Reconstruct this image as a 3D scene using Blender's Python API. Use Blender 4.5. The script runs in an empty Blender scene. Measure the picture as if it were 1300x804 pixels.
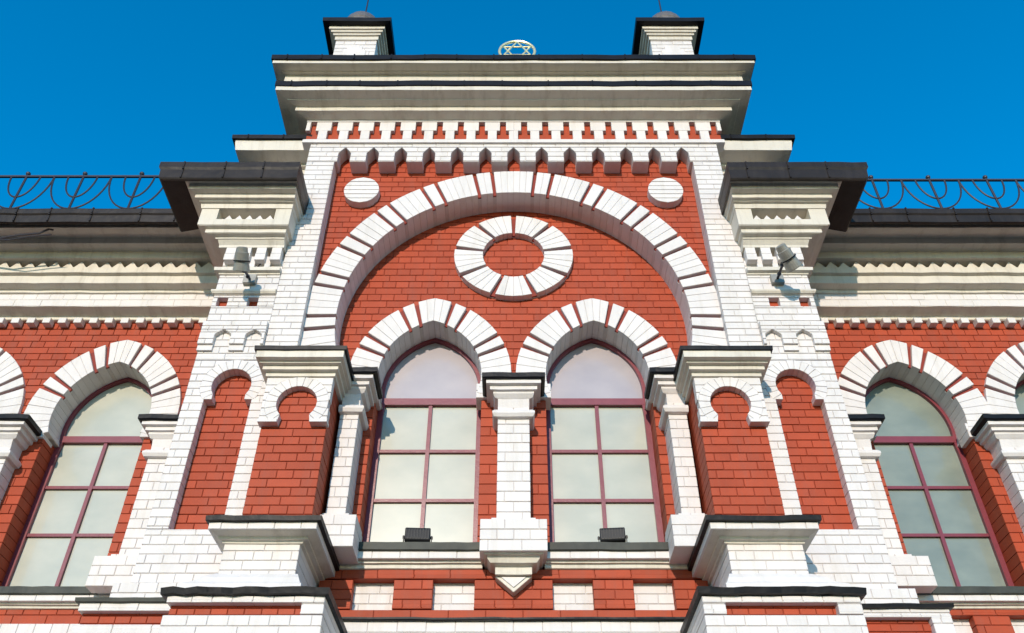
import bpy, bmesh, math, random
from math import sin, cos, tan, atan, atan2, radians, pi, sqrt, acos
from mathutils import Vector, Matrix
random.seed(7)
S = bpy.context.scene
COL = S.collection

# ------------------------------------------------------------------ camera
F = 1118.0; TH = radians(40)
cam_d = bpy.data.cameras.new('camera'); cam = bpy.data.objects.new('camera', cam_d); COL.objects.link(cam)
cam.location = (0, -7, 0); cam.rotation_euler = (radians(90) + TH, 0, 0)
cam_d.sensor_width = 36; cam_d.lens = 36 * F / 1300; cam_d.shift_x = -2 / 1300
cam_d.clip_start = 0.05; cam_d.clip_end = 3000
S.camera = cam

# ------------------------------------------------------------------ sky, sun, exposure
SUN = Vector((0.145, 1.0, -0.29))                     # the way sunlight travels
el = atan2(0.29, sqrt(1 + 0.0225)); az = atan2(-0.145, -1.0)
w = bpy.data.worlds.new('World'); S.world = w; w.use_nodes = True
nt = w.node_tree; bg = nt.nodes['Background']
sky = nt.nodes.new('ShaderNodeTexSky'); sky.sky_type = 'NISHITA'; sky.sun_disc = False
sky.sun_elevation = el; sky.sun_rotation = az % (2 * pi); sky.air_density = 1.3; sky.dust_density = 0.0; sky.altitude = 2500; sky.ozone_density = 1.3
hs = nt.nodes.new('ShaderNodeHueSaturation'); hs.inputs['Saturation'].default_value = 1.6; hs.inputs['Hue'].default_value = 0.497
hs.inputs['Value'].default_value = 2.35
nt.links.new(sky.outputs[0], hs.inputs['Color']); nt.links.new(hs.outputs[0], bg.inputs[0])
bg.inputs[1].default_value = 0.15
sd = bpy.data.lights.new('sun', 'SUN'); sd.energy = 4.4; sd.angle = radians(0.53); sd.color = (1, 0.865, 0.71)
so = bpy.data.objects.new('sun', sd); COL.objects.link(so); so.location = (-6, -20, 15)
so.rotation_euler = SUN.to_track_quat('-Z', 'Y').to_euler()
S.view_settings.view_transform = 'Standard'; S.view_settings.look = 'None'
S.view_settings.exposure = -0.22; S.view_settings.gamma = 1.0
S.cycles.max_bounces = 8; S.cycles.diffuse_bounces = 3

# ------------------------------------------------------------------ materials
def mat(name, base, rough=0.6, var=0.07, nscale=6.0, bump=0.25, bscale=60, metal=0.0, island=0.0, stain=None, spec=0.4, streak=0.0):
    m = bpy.data.materials.new(name); m.use_nodes = True
    t = m.node_tree; N = t.nodes; L = t.links; p = N['Principled BSDF']
    p.inputs['Roughness'].default_value = rough; p.inputs['Metallic'].default_value = metal
    p.inputs['Specular IOR Level'].default_value = spec
    geo = N.new('ShaderNodeNewGeometry')
    n1 = N.new('ShaderNodeTexNoise'); n1.inputs['Scale'].default_value = nscale; n1.inputs['Detail'].default_value = 5
    L.new(geo.outputs['Position'], n1.inputs['Vector'])
    mr = N.new('ShaderNodeMapRange'); mr.inputs[1].default_value = 0.3; mr.inputs[2].default_value = 0.7
    mr.inputs[3].default_value = 1 - var; mr.inputs[4].default_value = 1 + var
    L.new(n1.outputs[0], mr.inputs[0])
    val = mr.outputs[0]
    if island:
        oi = N.new('ShaderNodeObjectInfo')
        a = N.new('ShaderNodeMath'); a.operation = 'ADD'; L.new(geo.outputs['Random Per Island'], a.inputs[0]); L.new(oi.outputs['Random'], a.inputs[1])
        fr = N.new('ShaderNodeMath'); fr.operation = 'FRACT'; L.new(a.outputs[0], fr.inputs[0])
        m2 = N.new('ShaderNodeMapRange'); m2.inputs[3].default_value = 1 - island; m2.inputs[4].default_value = 1 + island * 0.6
        L.new(fr.outputs[0], m2.inputs[0])
        mu = N.new('ShaderNodeMath'); mu.operation = 'MULTIPLY'; L.new(val, mu.inputs[0]); L.new(m2.outputs[0], mu.inputs[1]); val = mu.outputs[0]
    vm = N.new('ShaderNodeVectorMath'); vm.operation = 'SCALE'; vm.inputs[0].default_value = base[:3]
    L.new(val, vm.inputs['Scale']); colout = vm.outputs[0]
    if stain:
        n3 = N.new('ShaderNodeTexNoise'); n3.inputs['Scale'].default_value = 2.2; n3.inputs['Detail'].default_value = 8; n3.inputs['Roughness'].default_value = 0.7
        mp = N.new('ShaderNodeMapping'); mp.inputs['Scale'].default_value = (4.5, 1.5, 0.55)
        L.new(geo.outputs['Position'], mp.inputs[0]); L.new(mp.outputs[0], n3.inputs['Vector'])
        m3 = N.new('ShaderNodeMapRange'); m3.inputs[1].default_value = 0.50; m3.inputs[2].default_value = 0.72; m3.inputs[4].default_value = stain[1]
        L.new(n3.outputs[0], m3.inputs[0])
        mx = N.new('ShaderNodeMix'); mx.data_type = 'RGBA'; L.new(m3.outputs[0], mx.inputs[0]); L.new(colout, mx.inputs[6])
        mx.inputs[7].default_value = (*stain[0], 1); colout = mx.outputs[2]
    L.new(colout, p.inputs['Base Color'])
    if bump:
        n2 = N.new('ShaderNodeTexNoise'); n2.inputs['Scale'].default_value = bscale; n2.inputs['Detail'].default_value = 6
        L.new(geo.outputs['Position'], n2.inputs['Vector'])
        n4 = N.new('ShaderNodeTexNoise'); n4.inputs['Scale'].default_value = 9; n4.inputs['Detail'].default_value = 2
        L.new(geo.outputs['Position'], n4.inputs['Vector'])
        ad = N.new('ShaderNodeMath'); ad.operation = 'MULTIPLY_ADD'; L.new(n4.outputs[0], ad.inputs[0]); ad.inputs[1].default_value = 1.5; L.new(n2.outputs[0], ad.inputs[2])
        b = N.new('ShaderNodeBump'); b.inputs['Strength'].default_value = bump; b.inputs['Distance'].default_value = 0.006
        L.new(ad.outputs[0], b.inputs['Height']); L.new(b.outputs[0], p.inputs['Normal'])
    return m

M_W = mat('white_painted_brick', (0.70, 0.65, 0.625), 0.55, 0.035, 5, 0.35, 55, island=0.045, stain=((0.50, 0.44, 0.36), 0.35), spec=0.25)
M_C = mat('cream_painted_plaster', (0.64, 0.585, 0.50), 0.5, 0.05, 4, 0.35, 35, stain=((0.36, 0.30, 0.23), 0.5))
M_R = mat('red_painted_brick', (0.39, 0.064, 0.026), 0.58, 0.07, 5, 0.35, 55, island=0.13, stain=((0.30, 0.085, 0.055), 0.5), spec=0.2)
M_WM = mat('white_painted_mortar', (0.60, 0.545, 0.515), 0.8, 0.06, 8, 0.4, 70)
M_RM = mat('red_painted_mortar', (0.29, 0.046, 0.022), 0.8, 0.08, 8, 0.4, 70)
M_D = mat('dark_sheet_metal', (0.006, 0.006, 0.008), 0.45, 0.25, 5, 0.5, 14, metal=0.0, spec=0.18)
M_B = mat('brown_sheet_metal', (0.022, 0.017, 0.015), 0.45, 0.25, 4, 0.5, 12, spec=0.2, stain=((0.05, 0.04, 0.036), 0.4))
M_F = mat('maroon_frame_paint', (0.20, 0.035, 0.048), 0.35, 0.06, 10, 0.15, 60, spec=0.5)
M_DK = mat('black_plastic', (0.008, 0.008, 0.009), 0.5, 0.1, 10, 0.1, 80)
M_GR = mat('grey_lamp_metal', (0.30, 0.285, 0.25), 0.45, 0.12, 12, 0.15, 60, metal=0.3)
M_GD = mat('gilded_white_metal', (0.80, 0.70, 0.40), 0.3, 0.05, 12, 0.1, 60, metal=0.5)
M_IR = mat('dark_wrought_iron', (0.035, 0.033, 0.045), 0.5, 0.15, 12, 0.15, 60, metal=0.2)
M_SLOT = mat('shade_toned_red_recess', (0.25, 0.042, 0.028), 0.55, 0.1, 6, 0.3, 50, spec=0.2)  # darkened copy of the brick red: the slots' recess shade is put into the colour
M_SL = mat('green_grey_sill_metal', (0.045, 0.046, 0.037), 0.55, 0.3, 6, 0.4, 20, spec=0.3)
M_DOME = mat('tin_dome_metal', (0.17, 0.15, 0.14), 0.45, 0.15, 8, 0.2, 30, metal=0.3)
M_GRD = mat('asphalt_paving', (0.085, 0.07, 0.055), 0.85, 0.12, 0.6, 0.3, 8)
M_ROOF = mat('roof_sheet', (0.06, 0.055, 0.05), 0.5, 0.1, 3, 0.2, 10)

def glass(name, base, rough, spec, grad):
    m = bpy.data.materials.new(name); m.use_nodes = True
    t = m.node_tree; N = t.nodes; L = t.links; p = N['Principled BSDF']
    p.inputs['Roughness'].default_value = rough; p.inputs['IOR'].default_value = 1.5
    p.inputs['Specular IOR Level'].default_value = spec
    geo = N.new('ShaderNodeNewGeometry')
    n = N.new('ShaderNodeTexNoise'); n.inputs['Scale'].default_value = 2.6; n.inputs['Detail'].default_value = 7
    mp = N.new('ShaderNodeMapping'); mp.inputs['Scale'].default_value = (1.0, 1, 1.6); L.new(geo.outputs['Position'], mp.inputs[0]); L.new(mp.outputs[0], n.inputs['Vector'])
    cr = N.new('ShaderNodeMix'); cr.data_type = 'RGBA'; cr.inputs[6].default_value = (*base, 1); cr.inputs[7].default_value = (*grad, 1)
    mr = N.new('ShaderNodeMapRange'); mr.inputs[1].default_value = 0.35; mr.inputs[2].default_value = 0.7; L.new(n.outputs[0], mr.inputs[0])
    L.new(mr.outputs[0], cr.inputs[0]); L.new(cr.outputs[2], p.inputs['Base Color'])
    p.inputs['Coat Weight'].default_value = 0.6; p.inputs['Coat Roughness'].default_value = 0.08
    return m
M_G1 = glass('frosted_window_glass', (0.40, 0.41, 0.345), 0.32, 0.5, (0.48, 0.475, 0.395))
M_G2 = glass('lilac_lunette_glass', (0.36, 0.32, 0.34), 0.30, 0.6, (0.42, 0.37, 0.38))
M_G3 = glass('dim_toned_glass', (0.19, 0.22, 0.185), 0.32, 0.5, (0.25, 0.28, 0.23))  # darker copy of the frosted glass; dimmer sky reflection is put into its colour

# ------------------------------------------------------------------ helpers
def ta(py): return tan(TH + atan((402 - py) / F))
def Z(py, D): return D * ta(py)
def X(px, py, D): return (px - 652) * (D * cos(TH) + D * ta(py) * sin(TH)) / F

def link(name, me, parent=None, kind=None, label=None):
    o = bpy.data.objects.new(name, me); COL.objects.link(o)
    if parent: o.parent = parent
    if kind: o['kind'] = kind
    if label: o['label'] = label
    return o
class MB:
    def __init__(s): s.v = []; s.f = []; s.m = []
    def add(s, v, f, mi=0):
        n = len(s.v); s.v += v; s.f += [tuple(i + n for i in q) for q in f]; s.m += [mi] * len(f)
    def box(s, x0, x1, y0, y1, z0, z1, mi=0):
        s.add([(x0, y0, z0), (x1, y0, z0), (x1, y1, z0), (x0, y1, z0), (x0, y0, z1), (x1, y0, z1), (x1, y1, z1), (x0, y1, z1)],
              [(0, 1, 5, 4), (1, 2, 6, 5), (2, 3, 7, 6), (3, 0, 4, 7), (4, 5, 6, 7), (3, 2, 1, 0)], mi)
    def prism(s, poly, y0, y1, mi=0, bev=0.0):
        """polygon of (x,z), counter-clockwise seen from the front (-y)"""
        n = len(poly)
        if bev > 0:
            ip = inset(poly, bev)
            v = [(x, y0, z) for x, z in ip] + [(x, y0 + bev, z) for x, z in poly] + [(x, y1, z) for x, z in poly]
            f = [tuple(range(n))]
            for a in (0, n):
                f += [(a + i, a + n + i, a + n + (i + 1) % n, a + (i + 1) % n) for i in range(n)]
            s.add(v, f, mi)
        else:
            v = [(x, y0, z) for x, z in poly] + [(x, y1, z) for x, z in poly]
            f = [tuple(range(n))] + [(i, n + i, n + (i + 1) % n, (i + 1) % n) for i in range(n)] + [tuple(range(2 * n - 1, n - 1, -1))]
            s.add(v, f, mi)
    def loft(s, rows, yb, n=1, amp=0.0, mi=0, seed=0):
        rows = [list(q) for q in rows]
        for a, b in zip(rows[:-1], rows[1:]):
            if a[2] - b[2] > .014 and 0 < b[3] - a[3] < .5 * (a[2] - b[2]): b[3] = a[3] + min(b[3] - a[3], .2 * (a[2] - b[2]))
        """rows of (x0,x1,D,z): rectangles open towards the wall, skinned together"""
        rr = random.Random(seed + int(abs(rows[0][0]) * 1000))
        wob = [(rr.uniform(-1, 1), rr.uniform(-1, 1)) for _ in range(n + 1)]
        V = []; k = n + 3
        for (x0, x1, D, z) in rows:
            y = D - 7
            V.append((x0, yb, z))
            for i in range(n + 1):
                V.append((x0 + (x1 - x0) * i / n, y + amp * wob[i][0] * .6, z + amp * wob[i][1]))
            V.append((x1, yb, z))
        fs = []
        for r in range(len(rows) - 1):
            for i in range(k - 1):
                a = r * k + i
                fs.append((a, a + 1, a + k + 1, a + k))
        fs.append(tuple(range(k - 1, -1, -1)))
        t = (len(rows) - 1) * k; fs.append(tuple(range(t, t + k)))
        s.add(V, fs, mi)
    def tube(s, pts, r, seg=8, mi=0, cap=True):
        pts = [Vector(p) for p in pts]; V = []; n = len(pts); up = None
        for i, p in enumerate(pts):
            d = (pts[min(i + 1, n - 1)] - pts[max(i - 1, 0)]).normalized()
            a = (Vector((0, 0, 1)) if abs(d.z) < .9 else Vector((1, 0, 0))) if up is None else up
            u = d.cross(a).normalized(); up = u.cross(d).normalized(); vv = up
            rr = r[i] if isinstance(r, (list, tuple)) else r
            for j in range(seg):
                t = 2 * pi * j / seg; V.append(tuple(p + (u * cos(t) + vv * sin(t)) * rr))
        fs = [(i * seg + j, i * seg + (j + 1) % seg, (i + 1) * seg + (j + 1) % seg, (i + 1) * seg + j) for i in range(n - 1) for j in range(seg)]
        if cap: fs += [tuple(range(seg - 1, -1, -1)), tuple(range((n - 1) * seg, n * seg))]
        s.add(V, fs, mi)
    def ball(s, c, r, mi=0, seg=10):
        pts = []; rs = []
        for i in range(7):
            t = pi * i / 6; pts.append((c[0], c[1], c[2] - r * cos(t))); rs.append(max(r * sin(t), r * .03))
        s.tube(pts, rs, seg, mi)
    def mesh(s, name, mats):
        me = bpy.data.meshes.new(name); me.from_pydata(s.v, [], s.f)
        for m in (mats if isinstance(mats, (list, tuple)) else [mats]): me.materials.append(m)
        if any(s.m): me.polygons.foreach_set('material_index', s.m)
        me.update(); return me
    def build(s, name, mats, parent=None, kind=None, label=None, fix=True):
        me = s.mesh(name, mats)
        if fix:
            bm = bmesh.new(); bm.from_mesh(me); bmesh.ops.recalc_face_normals(bm, faces=bm.faces); bm.to_mesh(me); bm.free()
        return link(name, me, parent, kind, label)

def inset(poly, b):
    n = len(poly); out = []
    cx = sum(p[0] for p in poly) / n; cz = sum(p[1] for p in poly) / n
    for i in range(n):
        p = Vector(poly[i]); a = Vector(poly[i - 1]); c = Vector(poly[(i + 1) % n])
        e1 = (p - a); e2 = (c - p)
        if e1.length < 1e-6 or e2.length < 1e-6: out.append(tuple(p + (Vector((cx, cz)) - p).normalized() * b)); continue
        e1.normalize(); e2.normalize()
        n1 = Vector((-e1.y, e1.x)); n2 = Vector((-e2.y, e2.x))
        m = n1 + n2
        if m.length < 1e-4: out.append(tuple(p)); continue
        m.normalize(); k = b / max(0.35, m.dot(n1))
        out.append(tuple(p + m * k))
    return out

BR = {'brick': [], 'white_brick': []}          # every brick: (apparent size, poly, y0, depth, parent)
def scan(polys, z):
    xs = []
    for P in polys:
        n = len(P)
        for i in range(n):
            (xa, za), (xb, zb) = P[i], P[(i + 1) % n]
            if (za <= z) != (zb <= z): xs.append(xa + (xb - xa) * (z - za) / (zb - za))
    xs.sort(); return [(xs[i], xs[i + 1]) for i in range(0, len(xs) - 1, 2)]
def masonry(parent, polys, D, depth, z0, pitch, red=False, H=0.14, hj=0.0085, vj=0.0055, bond=True, backdepth=None, single=None, off=0.0, rec=0.011, cover=False):
    """bricks laid in courses of alternating headers and stretchers inside the even-odd region; returns the mortar core"""
    y = D - 7; kind = 'brick' if red else 'white_brick'
    if red: hj = min(hj, .0075); rec = min(rec, .010)
    if not red: rec = min(rec, .008); hj = min(hj, .0072); vj = .0045
    zs = [p[1] for P in polys for p in P]; zlo, zhi = min(zs), max(zs)
    bk = MB()
    k = math.floor((zlo - z0) / pitch)
    rr = random.Random(int(abs(D * 1000 + zlo * 77 + off * 10)))
    while z0 + k * pitch < zhi - 1e-4:
        za = max(z0 + k * pitch, zlo); zb = min(z0 + (k + 1) * pitch, zhi)
        par = k; k += 1
        if zb - za < 0.004: continue
        if single: length, shift = single, 0
        elif par % 2: length, shift = H, off
        else: length, shift = 2 * H, H * .5 + off + (H if (par // 2) % 2 and bond else 0)
        todo = [(za, zb)]
        while todo:
            a, b = todo.pop()
            e = 1e-4
            ss = [a + e + (b - a - 2 * e) * i / 4 for i in range(5)]
            its = [scan(polys, z) for z in ss]
            if len({len(i) for i in its}) > 1 and cover:
                mi_ = min(its, key=len); its = [mi_] * 5
            if len({len(i) for i in its}) > 1:
                if b - a > 0.012: todo += [(a, (a + b) / 2), ((a + b) / 2, b)]
                continue
            for q in range(len(its[0])):
                Ls = [i[q][0] for i in its]; Rs = [i[q][1] for i in its]
                if max(abs(Ls[0] - Ls[i]) for i in range(5)) < 1e-4 and max(abs(Rs[0] - Rs[i]) for i in range(5)) < 1e-4:
                    zz = [a, b]; Lq = [Ls[0], Ls[4]]; Rq = [Rs[0], Rs[4]]
                else: zz = [a, (3 * a + b) / 4, (a + b) / 2, (a + 3 * b) / 4, b]; Lq = Ls; Rq = Rs
                ins = 0.008
                if min(R - L for L, R in zip(Lq, Rq)) > 0.03 or (len(zz) > 2 and sum(R - L for L, R in zip(Lq, Rq)) > .3 and min(R - L for L, R in zip(Lq, Rq)) > 0.017):
                    bk.prism([(L + ins, z) for L, z in zip(Lq, zz)][::-1] + [(R - ins, z) for R, z in zip(Rq, zz)], y + rec, y + (backdepth or depth), 0) if False else \
                    bk.prism([(R - ins, z) for R, z in zip(Rq, zz)] + [(L + ins, z) for L, z in zip(Lq, zz)][::-1], y + rec, y + (backdepth or depth), 0)
                za_ = a + (hj / 2 if abs(a - za) < 1e-6 and a > zlo + 1e-4 else -.002); zb_ = b - (hj / 2 if abs(b - zb) < 1e-6 and b < zhi - 1e-4 else -.002)
                if zb_ - za_ < 0.005: continue
                zz2 = [za_ + (zb_ - za_) * i / (len(zz) - 1) for i in range(len(zz))]
                Lm = sum(Lq) / len(Lq); Rm = sum(Rq) / len(Rq)
                j0 = math.floor((Lm - shift) / length); js = []
                x = shift + (j0 + 1) * length
                while x < Rm:
                    if x - Lm > 0.045 and Rm - x > 0.045: js.append(x + rr.uniform(-.004, .004))
                    x += length
                bounds = [None] + js + [None]
                for i in range(len(bounds) - 1):
                    l, r = bounds[i], bounds[i + 1]
                    PL = [(max(L, l + vj / 2) if l is not None else L, z) for L, z in zip(Lq, zz2)]
                    PR = [(min(R, r - vj / 2) if r is not None else R, z) for R, z in zip(Rq, zz2)]
                    if l is not None and r is not None and l + vj/2 >= max(Lq) and r - vj/2 <= min(Rq):
                        PL = [(l + vj / 2, za_), (l + vj / 2, zb_)]; PR = [(r - vj / 2, za_), (r - vj / 2, zb_)]
                    if sum(pr[0] - pl[0] for pl, pr in zip(PL, PR)) / len(PL) < 0.014: continue
                    PR = [(max(pr[0], pl[0] + .002), pr[1]) for pl, pr in zip(PL, PR)]
                    poly = PR + PL[::-1]
                    ar = (sum(pr[0] - pl[0] for pl, pr in zip(PL, PR)) / len(PL)) * (zb_ - za_)
                    cx = (PL[0][0] + PR[0][0]) / 2; cz = (za_ + zb_) / 2
                    fw = D * cos(TH) + cz * sin(TH)
                    if abs(cx) / fw > 0.60 or (cz * cos(TH) - D * sin(TH)) / fw < -0.375: vis = 0.02
                    else: vis = 1
                    BR[kind].append((ar * D / fw ** 3 * vis, poly, y + rr.uniform(-.0018, .0012), depth, parent))
    return bk
def brickwall(part, polys, D, depth, z0, pitch, red=False, parent=None, label=None, **kw):
    """a wall part (its mesh is the mortar core) with its bricks as sub-parts"""
    o = link(part, bpy.data.meshes.new(part), parent or BLD, label=label)
    bk = masonry(o, polys, D, depth, z0, pitch, red, **kw)
    o.data = bk.mesh(part, M_RM if red else M_WM)
    return o
def addbricks(o, polys, D, depth, z0, pitch, red=False, **kw):
    bk = masonry(o, polys, D, depth, z0, pitch, red, **kw)
    bk.build('mortar_core', M_RM if red else M_WM, o)
def rect(x0, x1, z0, z1):
    if x0 > x1: x0, x1 = x1, x0
    return [(x1, z0), (x1, z1), (x0, z1), (x0, z0)][::1]
def ell(cx, cz, a, b, n=48, t0=0, t1=360): return [(cx + a * cos(radians(t0 + (t1 - t0) * i / n)), cz + b * sin(radians(t0 + (t1 - t0) * i / n))) for i in range(n + (0 if t1 - t0 == 360 else 1))]

RG = []
def ring(parent, inner, outer, segs, D, depth, red_rec=0.042, piece='voussoir', mt=None):
    """ring of radial bricks; segs = (u0,u1,n) white bricks, n=0 a recessed red slot"""
    y = D - 7; core = MB(); slots = []
    for (u0, u1, n) in segs:
        m = max(n, 1)
        for i in range(m):
            a = u0 + (u1 - u0) * i / m; b = u0 + (u1 - u0) * (i + 1) / m
            def q(a, b, g, ei=0.0):
                I0 = Vector(inner(a)); I1 = Vector(inner(b)); O0 = Vector(outer(a)); O1 = Vector(outer(b))
                t0 = (I1 - I0).normalized() * g; t1 = (O1 - O0).normalized() * g
                e0 = (O0 - I0).normalized() * ei
                return [tuple(I0 + t0 + e0), tuple(I1 - t0 + e0), tuple(O1 - t1 - e0), tuple(O0 + t1 - e0)]
            if n == 0:
                P = q(a, b, 0, 0.004)
                if area(P) < 0: P = P[::-1]
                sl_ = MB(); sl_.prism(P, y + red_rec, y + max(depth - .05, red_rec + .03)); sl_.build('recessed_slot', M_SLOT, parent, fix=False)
                Q = q(a, b, 0)
                if area(Q) < 0: Q = Q[::-1]
                core.prism(Q, y + red_rec + .02, y + depth)
            else:
                C = q(a, b, 0, 0.006)
                if area(C) < 0: C = C[::-1]
                core.prism(C, y + 0.006, y + depth - 0.004)
                P = q(a, b, 0.0018)
                if area(P) < 0: P = P[::-1]
                mb = MB(); mb.prism(P, y + random.uniform(-.002, .001), y + depth, bev=0.0025)
                mb.build(piece, mt or M_W, parent, fix=False)
    if core.v: core.build('ring_core', M_WM, parent, fix=False)
def area(P): return sum(P[i][0] * P[(i + 1) % len(P)][1] - P[(i + 1) % len(P)][0] * P[i][1] for i in range(len(P))) / 2

# ------------------------------------------------------------------ the building
BLD = bpy.data.objects.new('synagogue_building', None); COL.objects.link(BLD); BLD.location = (0, 0, -1.6)
BLD['label'] = 'red and white painted brick synagogue facade with a great round arch over two pointed windows'
BLD['category'] = 'building'
BLD_OFF = Vector((0, 0, -1.6))
# children keep world coordinates: the root's inverse is applied at the end

ZG = -1.6
# cores standing behind the facade down to the ground
c = MB(); c.box(-2.30, 2.30, 0.42, 3.2, ZG, 8.75); c.box(-9.5, -2.31, 1.02, 4.2, ZG, 7.12); c.box(2.31, 9.5, 1.02, 4.2, ZG, 7.12)
c.build('inner_masonry', M_C, BLD)

WC = 0.822                                            # centre of the twin windows
SPR = 5.107; RI = 0.706; RO = 1.001; CC = 0.20
def arch_fn(cx, R, zc=SPR, c=CC, ph0=-18.5):
    pa = acos(c / R)
    def f(u):
        s = 1 if u >= 0 else -1
        ph = pa - (pa - radians(ph0)) * abs(u)
        return (cx + s * (R * cos(ph) - c), zc + R * sin(ph))
    return f
def arch_segs():
    pa = degrees_(acos(CC / RI)); tot = pa + 18.5
    def u(ph): return (pa - ph) / tot
    w_ = 1.35
    sl = [52.7, 62.4, 18.5, 27.3]
    cuts = sorted([u(p) for p in sl])                 # from apex outwards
    hw = w_ / tot
    edges = []; prev = 0.0
    half = []
    for cu in cuts:
        half.append((prev, cu - hw, 'w')); half.append((cu - hw, cu + hw, 's')); prev = cu + hw
    half.append((prev, 1.0, 'w'))
    out = []
    for (a, b, k) in half:
        n = 0 if k == 's' else max(1, round((b - a) * tot * pi / 180 * 0.72 / 0.078))
        out.append((a, b, n)); out.append((-b, -a, n))
    return out
def degrees_(r): return r * 180 / pi

def window(cx, D, wallD, gl, gl2, label=None, zb=3.30):
    """arched frame in its reveal: frame is the part, panes and bars are sub-parts. D is the glass plane"""
    y = D - 7; ztr = 4.975; jw = 0.515
    fi = arch_fn(cx, RI - 0.035, ph0=-14); fo = arch_fn(cx, RI + 0.03, ph0=-14)
    us = [i / 20 - 1 for i in range(41)]
    m = MB()
    op = [fo(u_) for u_ in us]; ip = [fi(u_) for u_ in us]
    zj = op[0][1]
    ip = [(cx - (jw - 0.055), zb)] + [(cx - (jw - .055), ztr - .16)] + [p for p in ip if p[1] > ztr - .1] + [(cx + (jw - .055), ztr - .16)] + [(cx + (jw - .055), zb)]
    k = len(ip); op2 = []
    for p in ip:
        v = Vector(p) - Vector((cx, SPR))
        if p[1] < SPR - .2: op2.append((cx + (jw + .03) * (1 if p[0] > cx else -1), p[1]))
        else: op2.append(tuple(Vector((cx, SPR)) + v.normalized() * (v.length + .085)))
    for i in range(k - 1):
        P = [ip[i], ip[i + 1], op2[i + 1], op2[i]]
        if area(P) < 0: P = P[::-1]
        m.prism(P, y - 0.045, y + 0.03)
    m.box(cx - jw, cx + jw, y - .04, y + .03, zb - .06, zb + .05)
    m.box(cx - jw + .012, cx + jw - .012, y - .048, y + .03, ztr - .038, ztr + .038)
    fr = m.build('window', M_F, BLD, label=label)
    b = MB(); b.box(cx - .018, cx + .018, y - .035, y + .02, zb + .05, ztr - .038); b.build('glazing_bar', M_F, fr)
    hgt = (ztr - .038 - zb - .0) ; rows = [3.893, 4.415]
    for zr in rows:
        for sx in (-1, 1):
            b = MB(); b.box(cx + sx * .018, cx + sx * (jw - .05), y - .032, y + .02, zr - .016, zr + .016); b.build('glazing_bar', M_F, fr)
    zz = [zb] + rows + [ztr]
    for i in range(3):
        for sx in (-1, 1):
            xa, xb = sorted((cx + sx * .010, cx + sx * (jw - .03)))
            b = MB(); b.prism([(xb, zz[i]), (xb, zz[i + 1]), (xa, zz[i + 1]), (xa, zz[i])], y - 0.004 + random.uniform(-.002, .002), y + .008)
            pn = b.build('pane', gl, fr)
            # thin putty bead round each pane
    poly = [fi(u_) for u_ in us if fi(u_)[1] > ztr]
    poly = [(cx - .48, ztr)] + poly + [(cx + .48, ztr)]
    poly = [(p[0] * 1.0, p[1]) for p in poly]
    b = MB(); b.prism(poly[::-1], y - .003, y + .01); b.build('lunette_pane', gl2, fr)
    bk = MB(); bk.box(cx - .6, cx + .6, y + .035, y + .12, zb - .1, 5.7); bk.build('blind_backing', M_C, fr)
    return fr

def col_rows(cx, h, sh, rows):                        # (half extra, D, z)
    return [(cx - h - e, cx + h + e, D_ + sh, z) for e, D_, z in rows]
def column(cx, h, sh, clipL=None, clipR=None, blk=0.0):
    """slim brick column: shaft bricks, capital, collar, base; sh = distance of the plane behind the central one"""
    def cl(rows):
        return [((max(a, clipL) if clipL is not None else a), (min(b, clipR) if clipR is not None else b), D_, z) for a, b, D_, z in rows]
    x0 = cx - h if clipL is None else max(cx - h, clipL); x1 = cx + h if clipR is None else min(cx + h, clipR)
    yb = max(sh, 0.0)
    o = brickwall('column', [rect(x0, x1, 3.44, 4.64)], 6.80 + sh, 0.20 if sh >= 0 else .36, 3.44, 0.098, H=.105 if h < .12 else .15, rec=.008)
    m = MB(); m.loft(cl(col_rows(cx, h, sh, [(.0, 6.80, 4.60), (0, 6.78, 4.685), (.03, 6.77, 4.695), (.045, 6.745, 4.725), (.045, 6.742, 4.745), (.075, 6.715, 4.752), (.075, 6.712, 4.79), (.11, 6.675, 4.795), (.11, 6.672, 4.832)])), yb + .0, 4, .002)
    m.build('capital', M_W, o)
    m = MB(); m.loft(cl(col_rows(cx, h, sh, [(.125, 6.655, 4.833), (.15, 6.642, 4.845), (.15, 6.640, 4.893), (.10, 6.70, 4.905)])), yb + .0, 6, .004); m.build('capital_flashing', M_D, o)
    m = MB(); m.loft(cl(col_rows(cx, h, sh, [(.0, 6.785, 4.475), (.035, 6.76, 4.485), (.05, 6.742, 4.51), (.05, 6.742, 4.53), (.03, 6.76, 4.553), (.0, 6.785, 4.56)])), yb, 3, .002); m.build('collar', M_W, o)
    # stepped base
    b = MB()
    for (e, D_, za, zb_) in ((.035, 6.76, 3.40, 3.452), (.115 if blk == 0 else blk, 6.70, 3.135, 3.402)):
        a_ = cx - h - e; c_ = cx + h + e
        if clipL is not None: a_ = max(a_, clipL)
        if clipR is not None: c_ = min(c_, clipR)
        b.box(a_, c_, D_ + sh - 7, yb, za, zb_)
    b.build('base_core', M_WM, o, fix=False)
    for (e, D_, za, zb_) in ((.035, 6.745, 3.405, 3.455), (.115 if blk == 0 else blk, 6.665, 3.128, 3.402)):
        a_ = cx - h - e - .006; c_ = cx + h + e + .006
        if clipL is not None: a_ = max(a_, clipL)
        if clipR is not None: c_ = min(c_, clipR)
        addbricks(o, [rect(a_, c_, za, zb_)], D_ + sh, .16 if sh >= 0 else .34, za, .092, H=.14, rec=.010)
    return o

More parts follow.
